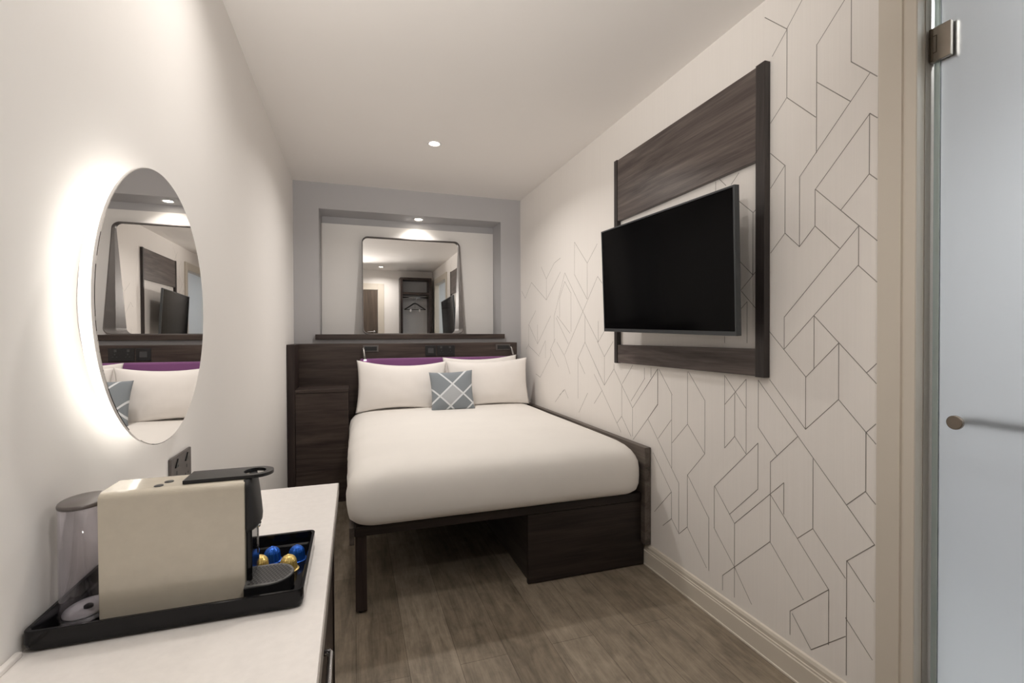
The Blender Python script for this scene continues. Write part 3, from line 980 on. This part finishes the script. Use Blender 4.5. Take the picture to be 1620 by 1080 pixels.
# casing: a U of cream plastic bent over the top
r_ = .010
pts = []
for (cyy, czz, a0) in ((by1 - r_, bz1 - r_, 0), (by0 + r_, bz1 - r_, 90)):
    for i in range(7):
        t = R(a0 + 90 * i / 6)
        pts.append((cyy + r_ * math.cos(t), czz + r_ * math.sin(t)))
pts = [(by1, bz0)] + pts + [(by0, bz0)]
b = MB()
b.prism(pts, 0, bx0, bx1)
es = [e for e in b.bm.edges if abs(e.verts[0].co.x - e.verts[1].co.x) < 1e-6]
bmesh.ops.bevel(b.bm, geom=es, offset=.0012, segments=2, affect='EDGES')
cas = b.build('casing', M['cream'], cm)
for x, y in ((-.296, .893), (-.288, .913)):
    MB().cyl((x, y, bz1 - .001), (x, y, bz1 + .0012), .0068, .0062, 20).build('button', M['darkgrey'], cas)
# black lever with a finger ring
b = MB()
ly0, ly1 = .887, .945
lc = (ly0 + ly1) / 2
lr = (ly1 - ly0) / 2
zl0, zl1 = bz1 + .0008, bz1 + .0062
nn = 24
ringc = (-.163, lc)
po = [(-.262, ly0)] + [(ringc[0] + lr * math.sin(t), ringc[1] - lr * math.cos(t)) for t in [math.pi * i / nn for i in range(nn + 1)]] + [(-.262, ly1)]
hole = [(ringc[0] + .019 * math.cos(2 * math.pi * i / 32) * .9, ringc[1] + .019 * math.sin(2 * math.pi * i / 32)) for i in range(32)]
def flat(b, z):
    vo = [b.bm.verts.new((p[0], p[1], z)) for p in po]
    vh = [b.bm.verts.new((p[0], p[1], z)) for p in hole]
    eo = [b.bm.edges.new((vo[i], vo[(i + 1) % len(vo)])) for i in range(len(vo))]
    eh = [b.bm.edges.new((vh[i], vh[(i + 1) % len(vh)])) for i in range(len(vh))]
    bmesh.ops.triangle_fill(b.bm, edges=eo + eh, use_beauty=True)
    return vo, vh
a_, c1_ = flat(b, zl0)
d_, e_ = flat(b, zl1)
for A, B in ((a_, d_), (c1_, e_)):
    for i in range(len(A)):
        j = (i + 1) % len(A)
        b.bm.faces.new((A[i], A[j], B[j], B[i]))
b.build('lever', M['black'], cm)
# brew head: rounded nose under the lever
b = MB()
prof2 = [(.944, .012), (.930, .0145), (.910, .0175), (.890, .0198), (.874, .0212), (.864, .0205), (.858, .0165), (.8555, .010)]
N_ = 14
rings = []
for z, ext in prof2:
    ring = []
    for i in range(N_ + 1):
        t = math.pi * i / N_
        y = lc - (.036 if z > .86 else .033) * math.cos(t)
        x = bx1 - .002 + ext * (math.sin(t) ** .55) - (0)
        ring.append(b.bm.verts.new((x, y, z)))
    rings.append(ring)
for A, B in zip(rings, rings[1:]):
    for i in range(N_):
        b.bm.faces.new((A[i], A[i + 1], B[i + 1], B[i])).smooth = True
    b.bm.faces.new((A[0], B[0], B[-1], A[-1]))
b.bm.faces.new(rings[0])
b.bm.faces.new(rings[-1][::-1])
bh = b.build('brew_head', M['blackmatt'], cm)
MB().cyl((bx1 + .010, lc, .853), (bx1 + .010, lc, .8595), .006, .008, 16).build('spout', M['chrome'], bh)
# front column between head and drip tray
MB().box(bx1 + .0002, bx1 + .009, by0 + .010, by1 - .010, bz0 + .026, .8595, .002).build('front_panel', M['blackgloss'], cm)
b = MB()
b.box(bx1 + .0088, bx1 + .0105, by1 - .024, by1 - .018, .80, .8585, .0006)
b.build('front_trim', M['chrome'], cm)
# drip tray with perforated grid
DC = (-.1395, .899)
def dshape(r, k=28):
    pp = [(bx1 + .0005, DC[1] - r)]
    for i in range(k + 1):
        t = math.pi * i / k
        pp.append((DC[0] + r * math.sin(t), DC[1] - r * math.cos(t)))
    pp.append((bx1 + .0005, DC[1] + r))
    return pp
b = MB()
b.prism(dshape(.0385), 2, bz0 + .003, bz0 + .0245)
b.prism(dshape(.033), 2, bz0, bz0 + .003)
dtray = b.build('drip_tray', M['black'], cm)
b = MB()
ZG = bz0 + .0245
b.prism(dshape(.0375), 2, ZG + .0002, ZG + .0022, 0)
for i in range(-7, 8):
    for j in range(-7, 8):
        x = DC[0] + i * .0058 + (.0029 if j % 2 else 0)
        y = DC[1] + j * .0058
        if x < bx1 + .006 or (x - DC[0] > 0 and math.hypot(x - DC[0], y - DC[1]) > .0335) or abs(y - DC[1]) > .0335:
            continue
        r = bmesh.ops.create_circle(b.bm, cap_ends=True, radius=.0026, segments=8)
        for v in r['verts']:
            v.co += Vector((x, y, ZG + .0025))
        for f in set(f for v in r['verts'] for f in v.link_faces):
            f.material_index = 1
b.build('drip_grid', [M['grid'], M['black']], dtray)
# clear water tank behind the casing
tcx, tcy = -.4005, .915
b = MB()
ta, tb = .0305, .041
b.lathe([(.0, TRAYTOP + .0012), (.94, TRAYTOP + .0012), (1, TRAYTOP + .006), (1, .922), (.95, .922), (.95, TRAYTOP + .0075), (0, TRAYTOP + .0065)], (tcx, tcy, 0), 'z', 48, sx=ta, sy=tb)
tank = b.build('water_tank', M['clear'], cm)
b = MB()
b.lathe([(0, .9222), (1.02, .9222), (1.03, .925), (1.0, .9275), (.96, .9285), (0, .929)], (tcx, tcy, 0), 'z', 48, sx=ta, sy=tb)
b.build('tank_lid', M['lid'], tank)
b = MB()
b.lathe([(0, TRAYTOP + .0076), (.9, TRAYTOP + .0076), (.9, TRAYTOP + .0095), (.6, TRAYTOP + .0105), (0, TRAYTOP + .0105)], (tcx, tcy, 0), 'z', 40, sx=ta, sy=tb)
b.build('tank_base', M['whiteplastic'], tank)
b = MB()
b.lathe([(0, TRAYTOP + .0106), (.006, TRAYTOP + .0106), (.006, TRAYTOP + .014), (.003, TRAYTOP + .016), (0, TRAYTOP + .016)], (tcx + .004, tcy - .004, 0), 'z', 18)
b.build('valve', M['darkgrey'], tank)

def capsule(mat, label, loc):
    t = thing('coffee_capsule', label, 'coffee capsule', loc, group='coffee capsules on the tray')
    b = MB()
    n = 48
    prof = [(.0145, .0012), (.0146, .004), (.0134, .017), (.0118, .0205), (.0085, .0245), (.0045, .0268), (.0035, .0262), (0, .0262)]
    rings = []
    for k, (r, h) in enumerate(prof):
        if r == 0:
            rings.append([b.bm.verts.new((0, 0, h))])
            continue
        amp = (.035 if 1 <= k <= 4 else 0)
        rings.append([b.bm.verts.new((r * (1 + amp * (1 if i % 2 else -1)) * math.cos(2 * math.pi * i / n), r * (1 + amp * (1 if i % 2 else -1)) * math.sin(2 * math.pi * i / n), h)) for i in range(n)])
    for A, B in zip(rings, rings[1:]):
        for i in range(n):
            j = (i + 1) % n
            b.bm.faces.new((A[i], A[j], B[j], B[i]) if len(B) > 1 else (A[i], A[j], B[0]))
    b.build('capsule_body', mat, t, local=True)
    MB().lathe([(0, 0.0002), (.0180, .0002), (.0184, .0007), (.0180, .0012), (0, .0012)], (0, 0, 0), 'z', 40).build('rim', mat, t, local=True)
    return t
c0 = capsule(M['bluefoil'], 'blue coffee capsule close behind the cream machine', (-.152, 1.012, TRAYTOP + .0003))
copy_thing(c0, (-.108, 1.004, TRAYTOP + .0003), 'blue coffee capsule near the outer edge of the tray')
c1 = capsule(M['goldfoil'], 'gold coffee capsule mostly hidden behind the drip tray', (-.168, .980, TRAYTOP + .0003))
copy_thing(c1, (-.118, .965, TRAYTOP + .0003), 'gold coffee capsule in front of the outer blue one')

# ------------------------------------------------------------------ camera, world, view
cam = bpy.data.cameras.new('camera')
cam.sensor_fit = 'HORIZONTAL'
cam.sensor_width = 36
cam.lens = CF / 1620 * 36
cam.clip_start = .02
co = bpy.data.objects.new('camera', cam)
COL.objects.link(co)
m = Matrix.Identity(4)
for i in range(3):
    m[i][0], m[i][1], m[i][2] = rt[i], up[i], -fwd[i]
m[2][3] = HCAM
co.matrix_world = m
sc = bpy.context.scene
sc.camera = co
wd = bpy.data.worlds.new('world')
sc.world = wd
wd.use_nodes = True
wd.node_tree.nodes['Background'].inputs[0].default_value = (.6, .65, .7, 1)
wd.node_tree.nodes['Background'].inputs[1].default_value = .05
vs = sc.view_settings
sc.display_settings.display_device = 'sRGB'
vs.view_transform = 'Standard'
vs.look = 'None'
vs.gamma = 1
vs.use_curve_mapping = False
vs.exposure = 0.06
cy = sc.cycles
cy.max_bounces = 14
cy.diffuse_bounces = 8
cy.glossy_bounces = 6
cy.transmission_bounces = 10
cy.sample_clamp_indirect = 6
cy.use_denoising = True
cy.caustics_reflective = False
cy.caustics_refractive = True
